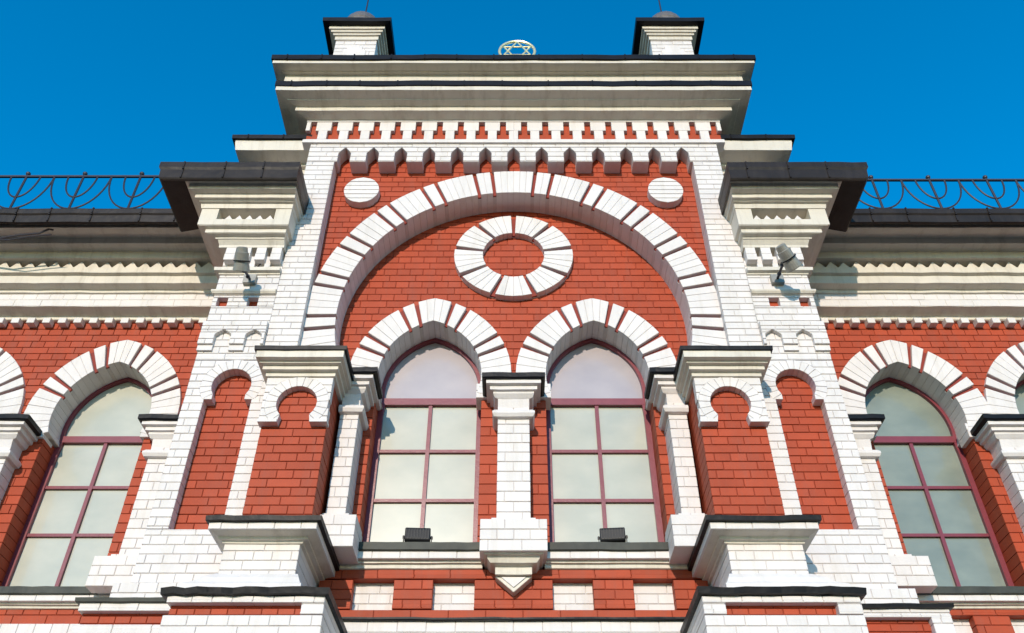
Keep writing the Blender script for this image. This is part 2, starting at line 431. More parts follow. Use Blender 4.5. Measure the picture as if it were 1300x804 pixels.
# --- central wall with the twin windows (lower strips), and the tympanum above
def opening(cx, top=True):
    f = arch_fn(cx, RI)
    a = [f(i / 20) for i in range(20, -21, -1)]
    return [(cx + .51, 3.20), (cx + .51, 4.88)] + [(cx + .60, 4.9)] + [(p[0], p[1]) for p in [arch_fn(cx, (RI + RO) / 2)(i / 20) for i in range(20, -21, -1)]] + [(cx - .60, 4.9)] + [(cx - .51, 4.88), (cx - .51, 3.20)]
for a, b in ((-1.62, -WC - .512), (-WC + .512, WC - .512), (WC + .512, 1.62)): brickwall('window_wall', [rect(a, b, 3.21, 4.90)], 7.0, 0.33, 3.21, 0.101, red=True, H=.145)
def mid_arch(cx):
    f = arch_fn(cx, (RI + RO) / 2 + .02); return [f(i / 16) for i in range(16, -17, -1)]
big = [(0 + 1.86 * cos(radians(t)), 5.66 + 1.98 * sin(radians(t))) for t in range(-14, 195, 4)]
brickwall('tympanum', [[(1.80, 4.90)] + big + [(-1.80, 4.90)], [(WC + .74, 4.905)] + mid_arch(WC) + [(WC - .74, 4.905)], [(-WC + .74, 4.905)] + mid_arch(-WC) + [(-WC - .74, 4.905)]], 7.0, 0.12, 4.90, 0.0915, cover=True, red=True, H=.14)
for s in (-1, 1):
    r_ = link('window_arch', bpy.data.meshes.new('window_arch'), BLD)
    cb = MB()
    fo = arch_fn(s * WC, RO - .01); fi = arch_fn(s * WC, RI + .01)
    for i in range(-24, 24):
        P = [fi(i / 24), fi((i + 1) / 24), fo((i + 1) / 24), fo(i / 24)]
        if area(P) < 0: P = P[::-1]
        cb.prism(P, .07, .30)
    r_.data = cb.mesh('window_arch', M_WM)
    ring(r_, arch_fn(s * WC, RI), arch_fn(s * WC, RO), arch_segs(), 6.955, 0.34)
    window(s * WC, 7.29, 7.0, M_G1, M_G2)
# white infill between arch feet behind the capitals
for (a, b) in ((-.36, .36), (-1.60, -1.30), (1.30, 1.60)):
    brickwall('impost_block', [rect(a, b, 4.83, 4.99)], 6.960, 0.22, 4.83, .08, H=.14)

column(0, 0.145, 0, blk=.125)
column(-1.495, 0.084, -.08, clipL=-1.59); column(1.495, 0.084, -.08, clipR=1.59)
# corbel hanging under the central column
m = MB()
m.loft([(-.15, .15, 6.83, 2.995), (-.15, .15, 6.82, 3.055), (-.155, .155, 6.80, 3.06), (-.19, .19, 6.765, 3.075), (-.215, .215, 6.75, 3.10), (-.215, .215, 6.74, 3.112), (-.24, .24, 6.71, 3.115), (-.245, .245, 6.70, 3.1279)], .0, 3, .002)
co = m.build('corbel', M_C, BLD)
m = MB(); m.prism([(-.15, 2.994), (-.004, 2.865), (.004, 2.865), (.15, 2.994)], -.13, -.0, bev=.004); m.build('corbel_tip', M_C, co)
m = MB(); m.prism([(-.10, 2.985), (0, 2.90), (.10, 2.985)], -.142, -.125); m.build('corbel_tip', M_W, co)

# --- sills of the twin windows and string course
for (a, b, sl) in ((-1.40, -.272, 1), (.272, 1.40, 1)):
    m = MB(); m.loft([(a, b, 6.852, 3.215), (a, b, 6.845, 3.22), (a, b, 6.845, 3.285), (a, b, 6.86, 3.292), (a, b, 7.26, 3.33)], .29, 10, .003); m.build('window_sill', M_SL, BLD)
for (a, b) in ((-1.46, -.26), (.26, 1.46)):
    st = brickwall('string_course', [rect(a, b, 3.155, 3.214)], 6.87, 0.12, 3.155, .059, H=.12, single=.235, hj=0.0)
    m = MB(); m.loft([(a - .1 if a < -1 else a, b + .1 if b > 1 else b, 6.955, 3.095), (a - .1 if a < -1 else a, b + .1 if b > 1 else b, 6.945, 3.10), (a, b, 6.94, 3.13), (a, b, 6.915, 3.133), (a, b, 6.915, 3.153)], .0, 8, .002); m.build('string_moulding', M_C, st)

# --- lower red wall with recessed white panels
XI = 1.60
nich = [(-1.324, -.983), (-.665, -.321), (.321, .655), (.985, 1.318)]
zt, zbn = 3.012, 2.757
lw = brickwall('apron_wall', [rect(-XI, XI, 2.672, 3.094)] + [rect(a, b, zbn, zt) for a, b in nich], 6.965, .10, 2.672, .0845, red=True, H=.15)
for a, b in nich:
    brickwall('recessed_panel', [rect(a - .01, b + .01, zbn - .01, zt + .01)], 7.062, .08, zbn, .0845, H=.17)
m = MB(); m.loft([(-XI, XI, 6.87, 2.635), (-XI, XI, 6.862, 2.64), (-XI, XI, 6.862, 2.655), (-XI, XI, 6.955, 2.672)], .05, 20, .004); m.build('base_flashing', M_D, BLD)
brickwall('base_wall', [rect(-XI, XI, 2.20, 2.634)], 6.90, .15, 2.20, .087, H=.16, single=.23)
m = MB(); m.box(-XI, XI, -.085, .4, ZG, 2.198); m.build('plinth_wall', M_C, BLD, fix=False)

# --- big arch
def bi(u): t = radians(90 - u * 104); return (1.765 * cos(t), 5.66 + 1.79 * sin(t))
def bo(u):
    t = radians(90 - u * 104); x = 2.085 * cos(t); z = 5.66 + 2.150 * sin(t)
    if t < 0 or t > pi: x = 2.085 * (1 if x > 0 else -1)
    return (x, z)
bigsegs = []
sl = [77.5, 83.1, 60.0, 64.8, 43.2, 48.0, 26.5, 31.3, 10.8, 15.3, -5.4, -0.8]
cuts = sorted([(90 - a) / 104 for a in sl]); prev = 0; hw = .6 / 104
for cu in cuts + [1 + hw]:
    b_ = min(cu - hw, 1.0)
    n = max(1, round((b_ - prev) * 104 * pi / 180 * 1.95 / 0.083))
    bigsegs += [(prev, b_, n), (-b_, -prev, n)]
    if cu < 1: bigsegs += [(cu - hw, cu + hw, 0), (-cu - hw, -cu + hw, 0)]
    prev = cu + hw
ba = link('great_arch', bpy.data.meshes.new('great_arch'), BLD)
cb = MB()
for i in range(-60, 60):
    I0, I1, O0, O1 = [Vector(q) for q in (bi(i / 60), bi((i + 1) / 60), bo(i / 60), bo((i + 1) / 60))]
    P = [tuple(I0 * .9925 + O0 * .0075 + (O0 - I0) * .02), tuple(I1 + (O1 - I1) * .028), tuple(O1), tuple(O0)]
    P[0] = tuple(I0 + (O0 - I0) * .028)
    if area(P) < 0: P = P[::-1]
    cb.prism(P, -.20, .06)
ba.data = cb.mesh('great_arch', M_WM)
ring(ba, bi, bo, bigsegs, 6.70, 0.30, red_rec=.045)

# --- spandrels above the arch
def sp_poly():
    e = [(2.0 * cos(radians(t)), 5.66 + 2.06 * sin(radians(t))) for t in range(0, 181, 4)]
    return [[(2.066, 5.66), (2.066, 8.20), (-2.066, 8.20), (-2.066, 5.66)] + e[::-1]]
brickwall('spandrel_wall', sp_poly(), 6.80, .12, 5.66, .083, cover=True, red=True, H=.14)
for s in (-1, 1):
    cxx = s * 1.72; czz = 7.50
    d_ = brickwall('disc_ornament', [ell(cxx, czz, .198, .205, 40)], 6.705, .10, czz - .205, .0685, H=.2, single=3)

# --- rosette
ro = link('rosette', bpy.data.meshes.new('rosette'), BLD)
def rf(a, b): return lambda u: (a * cos(radians(u)), 6.69 + b * sin(radians(u)))
segs = []
for i in range(9):
    s0 = 90 + i * 40
    segs += [(s0 - 2.6, s0 + 2.6, 0), (s0 + 2.6, s0 + 37.4, 4)]
ring(ro, rf(.335, .33), rf(.648, .605), segs, 6.915, .10, red_rec=.05)

# --- portal frame: piers, toothed band, frieze
PX0, PX1 = 2.38, 2.065
teeth = [[(x + .078, 7.80), (x + .078, 7.955), (x, 8.03), (x - .078, 7.955), (x - .078, 7.80)] for x in [0.327 * k for k in range(-6, 7)]]
fr_poly = [(PX0, 5.08), (PX0, 8.205), (-PX0, 8.205), (-PX0, 5.08), (-PX1, 5.08), (-PX1, 7.88)]
for k in range(-6, 7):
    x = .327 * k
    fr_poly += [(x - .072, 7.88), (x - .072, 8.04), (x, 8.145), (x + .072, 8.04), (x + .072, 7.88)]
fr_poly += [(PX1, 7.88), (PX1, 5.08)]
pf = brickwall('portal_frame', [fr_poly], 6.62, .22, 5.08, .0805, H=.14)
m = MB()
for s in (-1, 1):
    x0, x1 = sorted((s * 2.372, s * 2.075)); m.box(x0, x1, -.20, .45, 5.0, 8.2)
m.box(-2.37, 2.37, -.10, .45, 8.05, 8.62)
m.build('portal_core', M_WM, BLD, fix=False)
# frieze
zf0, zf1 = 8.21, 8.60
px = 2.475
fw_ = []
F0 = 6.60
n20 = [(.1264 + .2515 * k) * s for s in (-1, 1) for k in range(10)]
P = [rect(-px, px, zf0, zf1)]
zz0, zz1, zz2 = 8.265, 8.425, 8.585
for x in n20:
    P.append([(x + .073, zz0), (x + .073, zz1), (x + .036, zz1), (x + .036, zz2), (x - .036, zz2), (x - .036, zz1), (x - .073, zz1), (x - .073, zz0)])
fz = brickwall('frieze', P, F0, .05, 8.265 - .16, .16, H=.25, single=6, hj=.002, rec=.004)
m = MB(); m.box(-px + .01, px - .01, F0 - 7 + .055, .2, zf0 + .01, zf1 - .005); m.build('frieze_backing', M_R, fz, fix=False)
m = MB(); m.box(-2.479, 2.479, F0 - 7 - .008, -.1, zf0 - .012, zf0 + .035); m.box(-2.479, 2.479, F0 - 7 - .006, -.1, 8.588, 8.612); m.build('frieze_ledge', M_W, fz, fix=False)

# --- main cornice
SG = 0.22
def chain(D, ys):
    """alternating soffit / face pixel rows measured on the photo -> (D,z) profile, from below upwards"""
    out = [(D, Z(ys[0], D))]; z = out[0][1]; soff = True
    for yy in ys[1:]:
        if soff: D0 = D; D = (z + SG * D0) / (ta(yy) + SG); z += SG * (D0 - D)
        else: z = Z(yy, D)
        out.append((D, z)); soff = not soff
    return out
def rowsx(prof, Da, xa0, xa1, Db, xb0, xb1):
    r = []
    for D, z in prof:
        t = (Da - D) / (Da - Db)
        r.append((xa0 + (xb0 - xa0) * t, xa1 + (xb1 - xa1) * t, D, z))
    return r
def seams(m, rows, step=.47, side=1):
    rr = random.Random(len(rows)); x0, x1 = rows[1][0], rows[1][1]
    x = x0 + step * .4
    while x < x1 - .1:
        for a, b in zip(rows[:-1], rows[1:]):
            if abs(b[3] - a[3]) < .015 or max(a[2], b[2]) - min(q[2] for q in rows) > .05: continue
            m.prism([(x + .008, a[3] - .001), (x + .008, b[3] + .003), (x - .008, b[3] + .003), (x - .008, a[3] - .001)], min(a[2], b[2]) - 7 - .007, max(a[2], b[2]) - 7 + .02)
        x += step * rr.uniform(.8, 1.2)
def cornice(name, rows, yb, mtl, parent=None, n=24, amp=.003, soften=True, label=None):
    m = MB(); m.loft(rows, yb, n, amp, seed=len(rows))
    if name in ('flashing', 'roof_gutter'): seams(m, rows)
    return m.build(name, mtl, parent or BLD, label=label)
zc0 = 8.612
p1 = chain(6.60, [152, 138.8, 135.3, 113.8, 109.8])
dz = zc0 - p1[0][1]; p1 = [(D, z + dz * (1 - i / 4)) for i, (D, z) in enumerate(p1)]
Dt = p1[-1][0]; zt_ = p1[-1][1]; D3_ = Z(96, Dt + .1) / ta(81); print('Dt', Dt, zt_, D3_)
XB = lambda D: (6.60 - D) / (6.60 - D3_)
def R2(prof): return [(-2.475 - .345 * (6.6 - D) / (6.6 - Dt), 2.475 + .345 * (6.6 - D) / (6.6 - Dt), D, z) for D, z in prof]
def R3(prof): return [(-2.79 - .13 * (Du - D) / (Du - D3), 2.79 + .13 * (Du - D) / (Du - D3), D, z) for D, z in prof]
pp = []
for i, (D, z) in enumerate(p1):                       # cavetto slopes: faces lean out a little, soffits rise towards the wall
    pp.append((D, z))
p1b = [p1[0], p1[1], p1[2], (p1[2][0] - .09, p1[2][1] + .016), (p1[2][0] - .094, p1[2][1] + .026), p1[3], p1[4]]
mc = cornice('main_cornice', R2(p1b), .40, M_C)
cornice('flashing', R2([(Dt + .01, zt_ - .004), (Dt - .015, zt_ + .002), (Dt - .018, Z(102.6, Dt - .018)), (Dt + .10, Z(102.6, Dt - .018) + .02)]), .40, M_D, mc, amp=.006)
Du = Dt + .10; z0_ = Z(102.6, Dt - .018) + .0
p2 = [(Du, z0_), (Du, Z(96, Du))]; zq = p2[-1][1]; D3 = zq / ta(81); p2 += [(Du - .05, zq + .004), (Du - .055, zq + .014), (D3, zq + .016), (D3, Z(77, D3))]
cornice('upper_moulding', R3(p2), .40, M_C, mc)
zq = p2[-1][1]
p3 = [(D3 + .03, zq - .004), (D3 - .025, zq), (D3 - .028, Z(69.5, D3 - .028)), (D3 + .3, Z(69.5, D3 - .028) + .04)]
cornice('flashing', R3(p3), .40, M_D, mc, amp=.006)
ZTOP = Z(69.5, D3 - .028)
m = MB(); m.box(-2.4, 2.4, -.75, 3.1, ZTOP - .1, ZTOP + .035); m.build('roof', M_ROOF, BLD, fix=False)

# --- shoulder cornices beside the portal head
for s in (-1, 1):
    m = MB(); a, b = sorted((s * 2.42, s * 3.02)); m.box(a, b, -.02, 1.4, 7.1, 8.24); sb = m.build('shoulder_block', M_WM, BLD, fix=False)
    pr = chain(6.98, [208, 204, 200, 197, 194.5, 182, 177.5])
    pr = [(6.98, 7.95), (6.95, 7.955), (6.95, 8.03), (6.90, 8.035), (6.90, 8.075), (6.86, 8.08), (6.71, 8.10), (6.70, 8.16), (6.69, 8.215), (6.69, 8.255)]
    rr_ = []
    for D, z in pr:
        e = (6.98 - D) * 1.0
        a, b = (2.40, 3.02 + e); rr_.append((a * s, b * s, D, z + .10) if s > 0 else (-b, -a, D, z + .10))
    sc = cornice('shoulder_cornice', rr_, 1.4, M_C, n=4)
    rr_ = []
    for D, z in [(6.69, 8.252), (6.66, 8.256), (6.655, 8.318), (6.9, 8.36)]:
        e = (6.98 - D); a, b = (2.40, 3.03 + e); rr_.append((a, b, D, z + .10) if s > 0 else (-b, -a, D, z + .10))
    cornice('flashing', rr_, 1.4, M_D, sc, n=5, amp=.005)

# --- turrets on the roof
for s in (-1, 1):
    cx = -2.085 if s < 0 else 2.085
    tb = brickwall('turret', [rect(cx - .27, cx + .27, ZTOP - .02, 10.33)], 6.60, .12, ZTOP, .0805, H=.14)
    m = MB(); m.box(cx - .262, cx + .262, -.30, .14, ZTOP - .02, 10.33); m.build('turret_core', M_W, tb, fix=False)
    m = MB(); m.box(cx - .10, cx + .10, -.412, -.39, 9.80, 10.17); m.box(cx - .15, cx + .15, -.413, -.39, 9.80, 10.09); m.build('stepped_panel', M_W, tb, fix=False)
    def tr(e, z): return (cx - .27 - e * 1.1, cx + .27 + e * 1.1, 6.60 - e, z + .27)
    m = MB(); m.loft([tr(0, 10.045), tr(.016, 10.05), tr(.016, 10.12), tr(.04, 10.125), tr(.042, 10.155), tr(.065, 10.16), tr(.068, 10.19), tr(.09, 10.195), tr(.09, 10.255)], .14, 3, .002)
    m.build('turret_cornice', M_C, tb)
    m = MB(); m.loft([tr(.08, 10.25), tr(.165, 10.255), tr(.17, 10.33), tr(.05, 10.40)], .30, 4, .004); m.build('flashing', M_D, tb)
    m = MB(); m.loft([tr(.13, 10.25), tr(.165, 10.255), tr(.17, 10.33), tr(.05, 10.40)], .10, 4, .004)
    pts = [(cx, -.24, 10.60), (cx, -.24, 10.76)]; rs = [.255, .26]
    for i in range(9):
        t = i / 8 * pi / 2; pts.append((cx, -.24, 10.77 + .30 * sin(t))); rs.append(.255 * cos(t) + .012)
    m = MB(); m.tube(pts, rs, 22); m.build('dome', M_DOME, tb)
    m = MB(); m.tube([(cx, -.24, 11.05), (cx, -.24, 12.6)], [.012, .006], 6); m.build('lightning_rod', M_IR, tb)

# --- flanking lamp pilasters (outer), niches, and inner piers
for s in (-1, 1):
    def mx(poly): return poly if s < 0 else [(-x, z) for x, z in poly][::-1]
    cN = -2.60
    def keyhole(cx, zc, r, neck, zl):
        t0 = math.asin((zl - zc) / r)
        return [(cx + r * cos(t0 + (pi - 2 * t0) * i / 28), zc + r * sin(t0 + (pi - 2 * t0) * i / 28)) for i in range(29)]
    kh = keyhole(cN, 4.735, .285, .15, 4.576)
    op_ = [(-2.385, 3.295), (-2.385, 4.575), (cN + .152, 4.575)] + kh + [(cN - .152, 4.575), (-2.82, 4.575), (-2.82, 3.295)]
    body = [(-2.20, 2.75), (-2.20, 5.14), (-2.382, 5.14), (-2.382, 6.32), (-3.0, 6.32), (-3.0, 2.75)]
    # two small square holes and two pointed gablets
    sq = [[(-2.848 + .0, 5.69), (-2.848, 5.80), (-2.955, 5.80), (-2.955, 5.69)], [(-2.545, 5.69), (-2.545, 5.80), (-2.65, 5.80), (-2.65, 5.69)]]
    gab = []
    for gx in (-2.775, -2.49):
        gab.append([(gx + .075, 5.205), (gx + .075, 5.35), (gx + .0, 5.405), (gx - .075, 5.35), (gx - .075, 5.205)])
    o = brickwall('pilaster', [mx(body), mx(op_)] + [mx(q) for q in sq], 6.62, .11, 2.75, .081, H=.14)
    # niche floor: red bricks
    addbricks(o, [mx([(-2.375, 3.28), (-2.375, 4.60), (-2.44, 4.60), (-2.44, 4.96), (-2.83, 4.96), (-2.83, 3.28)])], 6.73, .05, 2.75, .081, red=True, H=.14)
    m = MB(); a, b = sorted((s * 2.99, s * 2.10)); m.box(a, b, -.205, .75, ZG, 7.2); m.build('pilaster_core', M_WM, o, fix=False)
    m = MB()
    for q in sq:
        xs_ = [p[0] for p in mx(q)]; m.box(min(xs_) - .01, max(xs_) + .01, -.31, -.19, 5.68, 5.81)
    m.build('recess_back', M_R, o, fix=False)
    m = MB()
    for q in gab: pass
    # ring of radial bricks round the keyhole
    kr = link('niche_arch', bpy.data.meshes.new('niche_arch'), BLD)
    def rk(cx, zc, r): return lambda u: ((cx + r * cos(radians(u))) * (-s), zc + r * sin(radians(u)))
    cxm = cN if s < 0 else cN
    ring(kr, rk(cN, 4.735, .182), rk(cN, 4.735, .287), [(-34, 214, 17)], 6.619, .115)
    for q in (-1, 1):
        P_ = [(s * -cN + q * .149, 4.735 - .104), (s * -cN + q * .149, 4.574), (s * -cN + q * .241, 4.574)]
        mb = MB(); mb.prism(P_ if area(P_) > 0 else P_[::-1], -.381, -.27, bev=.002); mb.build('voussoir', M_W, kr, fix=False)
    # band proud of the body with gablet openings (y 408..448 in the photograph)
    gb = [(-2.40, 5.14), (-2.40, 5.215)]
    P0 = [(-2.384, 5.185), (-2.384, 5.46), (-3.008, 5.46), (-3.008, 5.185)]
    for gx in (-2.785, -2.49):
        P0 += [(gx - .078, 5.185), (gx - .078, 5.30), (gx, 5.36), (gx + .078, 5.30), (gx + .078, 5.185)]
    gz = brickwall('gablet_band', [mx(P0)], 6.572, .06, 5.08, .0805, H=.14)
    for xa, xb in ((-3.006, -2.863), (-2.707, -2.568), (-2.412, -2.384)):
        a, b = (xa, xb) if s < 0 else (-xb, -xa)
        mb = MB(); mb.box(a, b, -.405, -.37, 5.12, 5.187); mb.build('stepped_ledge', M_W, gz, fix=False)
    # mouldings between plate and dentils
    def rw(pr): return [((a, b, D, z) if s < 0 else (-b, -a, D, z)) for a, b, D, z in pr]
    xi = -2.383
    m = MB(); m.loft(rw([(-2.995, xi, 6.62, 5.84), (-3.015, xi, 6.60, 5.845), (-3.03, xi, 6.585, 5.865), (-3.03, xi, 6.585, 5.885), (-3.015, xi, 6.60, 5.90), (-2.995, xi, 6.62, 5.905)]), 0.3, 4, .002); m.build('roll_moulding', M_C, BLD)
    m = MB(); m.loft(rw([(-2.99, xi, 6.63, 6.10), (-3.01, xi, 6.605, 6.105), (-3.01, xi, 6.60, 6.12), (-3.05, xi, 6.565, 6.135), (-3.055, xi, 6.56, 6.165), (-3.0, xi, 6.63, 6.18)]), 0.5, 4, .002); cap = m.build('capital', M_C, BLD)
    m = MB(); m.box(*sorted((s * 2.985, s * 2.39)), -.335, .4, 6.16, 6.43); m.build('dentil_bed', M_C, cap, fix=False)
    k = 0
    for i in range(4):
        xx = 2.925 - i * .158
        m = MB(); m.box(s * xx - .052, s * xx + .052, -.462, -.33, 6.25, 6.335); m.build('dentil', M_W, cap, fix=False)
        m = MB(); m.box(s * xx - .050, s * xx + .050, -.458, -.33, 6.343, 6.425); m.build('dentil', M_W, cap, fix=False)
        if i < 3:
            m = MB(); x2 = xx - .079; m.box(s * x2 - .028, s * x2 + .028, -.415, -.33, 6.19, 6.335); m.build('dentil_spacer', M_W, cap, fix=False)
    pr = [(-3.0, xi, 6.56, 6.42), (-3.06, xi, 6.54, 6.425), (-3.06, xi, 6.535, 6.452), (-3.075, xi, 6.50, 6.50), (-3.10, xi, 6.49, 6.502), (-3.10, xi, 6.485, 6.52), (-3.17, xi + .01, 6.44, 6.528), (-3.20, xi + .02, 6.43, 6.535), (-3.20, xi + .02, 6.43, 6.585), (-3.26, xi + .045, 6.385, 6.592), (-3.26, xi + .045, 6.385, 6.60)]
    m = MB(); m.loft(rw(pr), .7, 6, .002); m.build('necking_moulding', M_C, cap)
    # panel block with recess and little teeth
    bx0, bx1 = -3.28, -2.335
    zb0, zb1 = 6.60, 6.835
    yf = -.62
    rx0, rx1, rz0, rz1 = -3.10, -2.50, 6.68, 6.82
    mb = MB()
    pan = rw([(bx0, bx1, 0, 0)])[0]; rec_ = rw([(rx0, rx1, 0, 0)])[0]
    mb.box(pan[0], rec_[0], yf, .7, zb0, zb1); mb.box(rec_[1], pan[1], yf, .7, zb0, zb1)
    mb.box(rec_[0], rec_[1], yf, -.2, zb0, rz0); mb.box(rec_[0], rec_[1], yf + .15, -.2, rz0, zb1)
    mb.build('capital_panel', M_C, cap, fix=False)
    tn = 5
    for i in range(tn):
        tx = rec_[0] + (rec_[1] - rec_[0]) * ((i + 1.1) / (tn + .6) if s < 0 else (i + .45) / (tn + .6))
        mb = MB(); mb.prism([(tx - .052, rz0), (tx + .052, rz0), (tx, rz0 + .075)], yf + .02, yf + .10); mb.build('tooth', M_W, cap, fix=False)
    pr = [(-3.27, -2.345, 6.39, 6.833), (-3.29, -2.33, 6.37, 6.835), (-3.30, -2.325, 6.355, 6.89), (-3.315, -2.315, 6.325, 6.893), (-3.315, -2.315, 6.322, 6.903),
          (-3.35, -2.30, 6.285, 6.907), (-3.35, -2.30, 6.28, 6.955), (-3.37, -2.30, 6.26, 6.957), (-3.41, -2.285, 6.21, 6.965), (-3.41, -2.285, 6.20, 7.03), (-3.435, -2.28, 6.19, 7.032), (-3.45, -2.275, 6.175, 7.035), (-3.45, -2.275, 6.17, 7.085)]
    m = MB(); m.loft(rw(pr), .7, 8, .002); m.build('crown_moulding', M_C, cap)
    pr = [(-3.43, -2.285, 6.20, 7.06), (-3.66, -2.265, 6.135, 7.00), (-3.68, -2.262, 6.11, 6.995), (-3.70, -2.26, 6.10, 7.01), (-3.71, -2.258, 6.095, 7.13), (-3.73, -2.255, 6.083, 7.16), (-3.73, -2.255, 6.08, 7.235), (-3.5, -2.30, 6.4, 7.36)]
    m = MB(); m.loft(rw(pr), -.12, 10, .004); seams(m, rw(pr)[:-1]); m.build('roof_gutter', M_B, cap)

    # inner pier standing in front
    PL, PR_ = -2.185, -1.60
    kc = -1.885
    kh2 = keyhole(kc, 4.345, .275, .14, 4.151)
    head = [(PR_, 4.15), (PR_, 4.64), (PL, 4.64), (PL, 4.15), (kc - .14, 4.15)] + kh2[::-1] + [(kc + .14, 4.15)]
    po = brickwall('inner_pier', [mx(head)], 6.34, .08, 2.75, .081, cover=True, H=.14)
    kr = link('niche_arch', bpy.data.meshes.new('niche_arch'), BLD)
    ring(kr, rk(kc, 4.345, .176), rk(kc, 4.345, .277), [(-44, 224, 17)], 6.339, .085)
    for q in (-1, 1):
        P_ = [(s * -kc + q * .127, 4.345 - .125), (s * -kc + q * .139, 4.149), (s * -kc + q * .200, 4.149)]
        mb = MB(); mb.prism(P_ if area(P_) > 0 else P_[::-1], -.661, -.58, bev=.002); mb.build('voussoir', M_W, kr, fix=False)
    addbricks(po, [mx([(PR_ - .012, 3.10), (PR_ - .012, 4.62), (PL + .012, 4.62), (PL + .012, 3.10)])], 6.415, .40, 2.75, .081, red=True, H=.14)
    # small ledge blocks at the foot of the head
    mb = MB()
    for xa, xb in ((PL - .004, kc - .14), (kc + .14, PR_ + .004)):
        a, b = (xa, xb) if s < 0 else (-xb, -xa); mb.box(a, b, -.668, -.57, 4.145, 4.175)
    mb.build('ledge', M_W, po, fix=False)
    mb = MB(); a, b = sorted((s * 2.15, s * 1.64)); mb.box(a, b, -.56, .3, 3.1, 4.6); mb.build('pier_core', M_R, po, fix=False)
        # impost cornice
    def ic(e, D, z): return (PL - .10 * e, PR_ + .11 * e, D, z)
    pr = [ic(0, 6.34, 4.615), ic(.15, 6.325, 4.617), ic(.17, 6.318, 4.652), ic(.4, 6.275, 4.656), ic(.4, 6.272, 4.692), ic(.65, 6.232, 4.697), ic(.65, 6.23, 4.712), ic(.9, 6.175, 4.718), ic(.9, 6.172, 4.785)]
    m = MB(); m.loft(rw(pr), .20, 6, .002); im = m.build('impost_cornice', M_C, BLD)
    m = MB(); m.loft(rw([ic(.9, 6.175, 4.783), ic(1.1, 6.155, 4.786), ic(1.12, 6.15, 4.825), ic(.9, 6.4, 4.86)]), .18, 6, .003); m.build('flashing', M_D, im)
    mb = MB(); a, b = sorted((s * 2.17, s * 1.62)); mb.box(a, b, -.28, .05, 4.8, 5.16); mb.build('arch_springer', M_W, im, fix=False)

    # pedestal under the pier
    qL, qR = -2.20, -1.625
    def pc(e, D, z): return (qL - .12 * e, qR + .18 * e, D, z)
    pe = brickwall('pedestal', [mx([(qR, 2.62), (qR, 2.985), (qL, 2.985), (qL, 2.62)])], 6.25, .75, 2.62, .077, H=.14)
    pr = [pc(0, 6.26, 2.978), pc(.12, 6.235, 2.982), pc(.14, 6.23, 2.998), pc(.35, 6.20, 3.002), pc(.35, 6.195, 3.018), pc(.65, 6.12, 3.028), pc(.8, 6.10, 3.032)]
    m = MB(); m.loft(rw(pr), .1, 6, .002); m.build('pedestal_cornice', M_C, pe)
    a, b = pc(.8, 0, 0)[0], pc(.8, 0, 0)[1]
    addbricks(pe, [mx([(b, 3.032), (b, 3.082), (a, 3.082), (a, 3.032)])], 6.09, .9, 3.032, .05, single=.2, hj=0)
    m = MB(); m.loft(rw([pc(.82, 6.085, 3.0825), pc(.98, 6.055, 3.085), pc(1.0, 6.05, 3.122), pc(.8, 6.35, 3.15)]), -.02, 8, .004); m.build('flashing', M_D, pe)
    # flare at the pedestal foot
    m = MB(); m.loft(rw([(-2.44, -1.54, 6.14, 2.56), (-2.44, -1.545, 6.15, 2.63), (-2.36, -1.56, 6.17, 2.65), (-2.32, -1.57, 6.18, 2.672), (-2.30, -1.58, 6.19, 2.695), (-2.25, -1.59, 6.21, 2.715), (-2.22, -1.60, 6.235, 2.74)]), -.1, 6, .003); m.build('pedestal_foot', M_W, pe)

    # lower base in front
    bL, bR = -2.47, -1.345
    lb = brickwall('lower_base', [mx([(bR, 1.9), (bR, 2.512), (bL, 2.512), (bL, 1.9)]), mx([(-1.505, 2.40 - .02), (-1.505, 2.468), (-2.30 if s > 0 else bL - .001, 2.468), (-2.30 if s > 0 else bL - .001, 2.40 - .02)])], 6.10, .90, 1.9, .0795, H=.145, off=.03)
    addbricks(lb, [mx([(-1.50, 2.37), (-1.50, 2.475), (bL + .012, 2.475), (bL + .012, 2.37)])], 6.165, .03, 2.35, .05, red=True, H=.12)
    m = MB(); m.loft(rw([(bL - .01, bR + .01, 6.09, 2.513), (bL - .04, bR + .03, 6.06, 2.516), (bL - .045, bR + .035, 6.05, 2.56), (bL + .02, bR - .05, 6.3, 2.585)]), -.05, 14, .007); m.build('flashing', M_D, lb)
    mb = MB(); a, b = sorted((s * 1.36, s * 2.46)); mb.box(a, b, -.86, .3, ZG, 2.37); mb.build('lower_base_core', M_W, lb, fix=False)

    # base of the outer pilaster
    oL = -3.27
    z1 = 2.60 if s > 0 else 2.645
    ob = brickwall('outer_base', [mx([(-2.40, 1.9), (-2.40, z1 - .03), (oL, z1 - .03), (oL, 1.9)]), mx([(-2.40, 2.38 if s > 0 else 2.455), (-2.40, z1 - .09), (-3.12 if s > 0 else oL - .001, z1 - .09), (-3.12 if s > 0 else oL - .001, 2.38 if s > 0 else 2.455)])], 6.48, .42, 1.9, .08, H=.145)
    addbricks(ob, [mx([(-2.41, 2.3), (-2.41, 2.575), (oL + .012, 2.575), (oL + .012, 2.3)])], 6.54, .03, 2.3, .06, red=True, H=.12)
    m = MB(); m.loft(rw([(oL, -2.42, 6.475, z1 - .031), (oL - .03, -2.42, 6.45, z1 - .028), (oL - .033, -2.42, 6.445, z1), (oL + .05, -2.42, 6.60, z1 + .02)]), .4, 8, .004); m.build('flashing', M_D if s > 0 else M_SL, ob)
    # battered foot between pilaster and base
    addbricks(ob, [mx([(-2.3, z1), (-2.3, z1 + .16), (-3.10, z1 + .16), (-3.10, z1)])], 6.555, .5, z1, .08, H=.145)
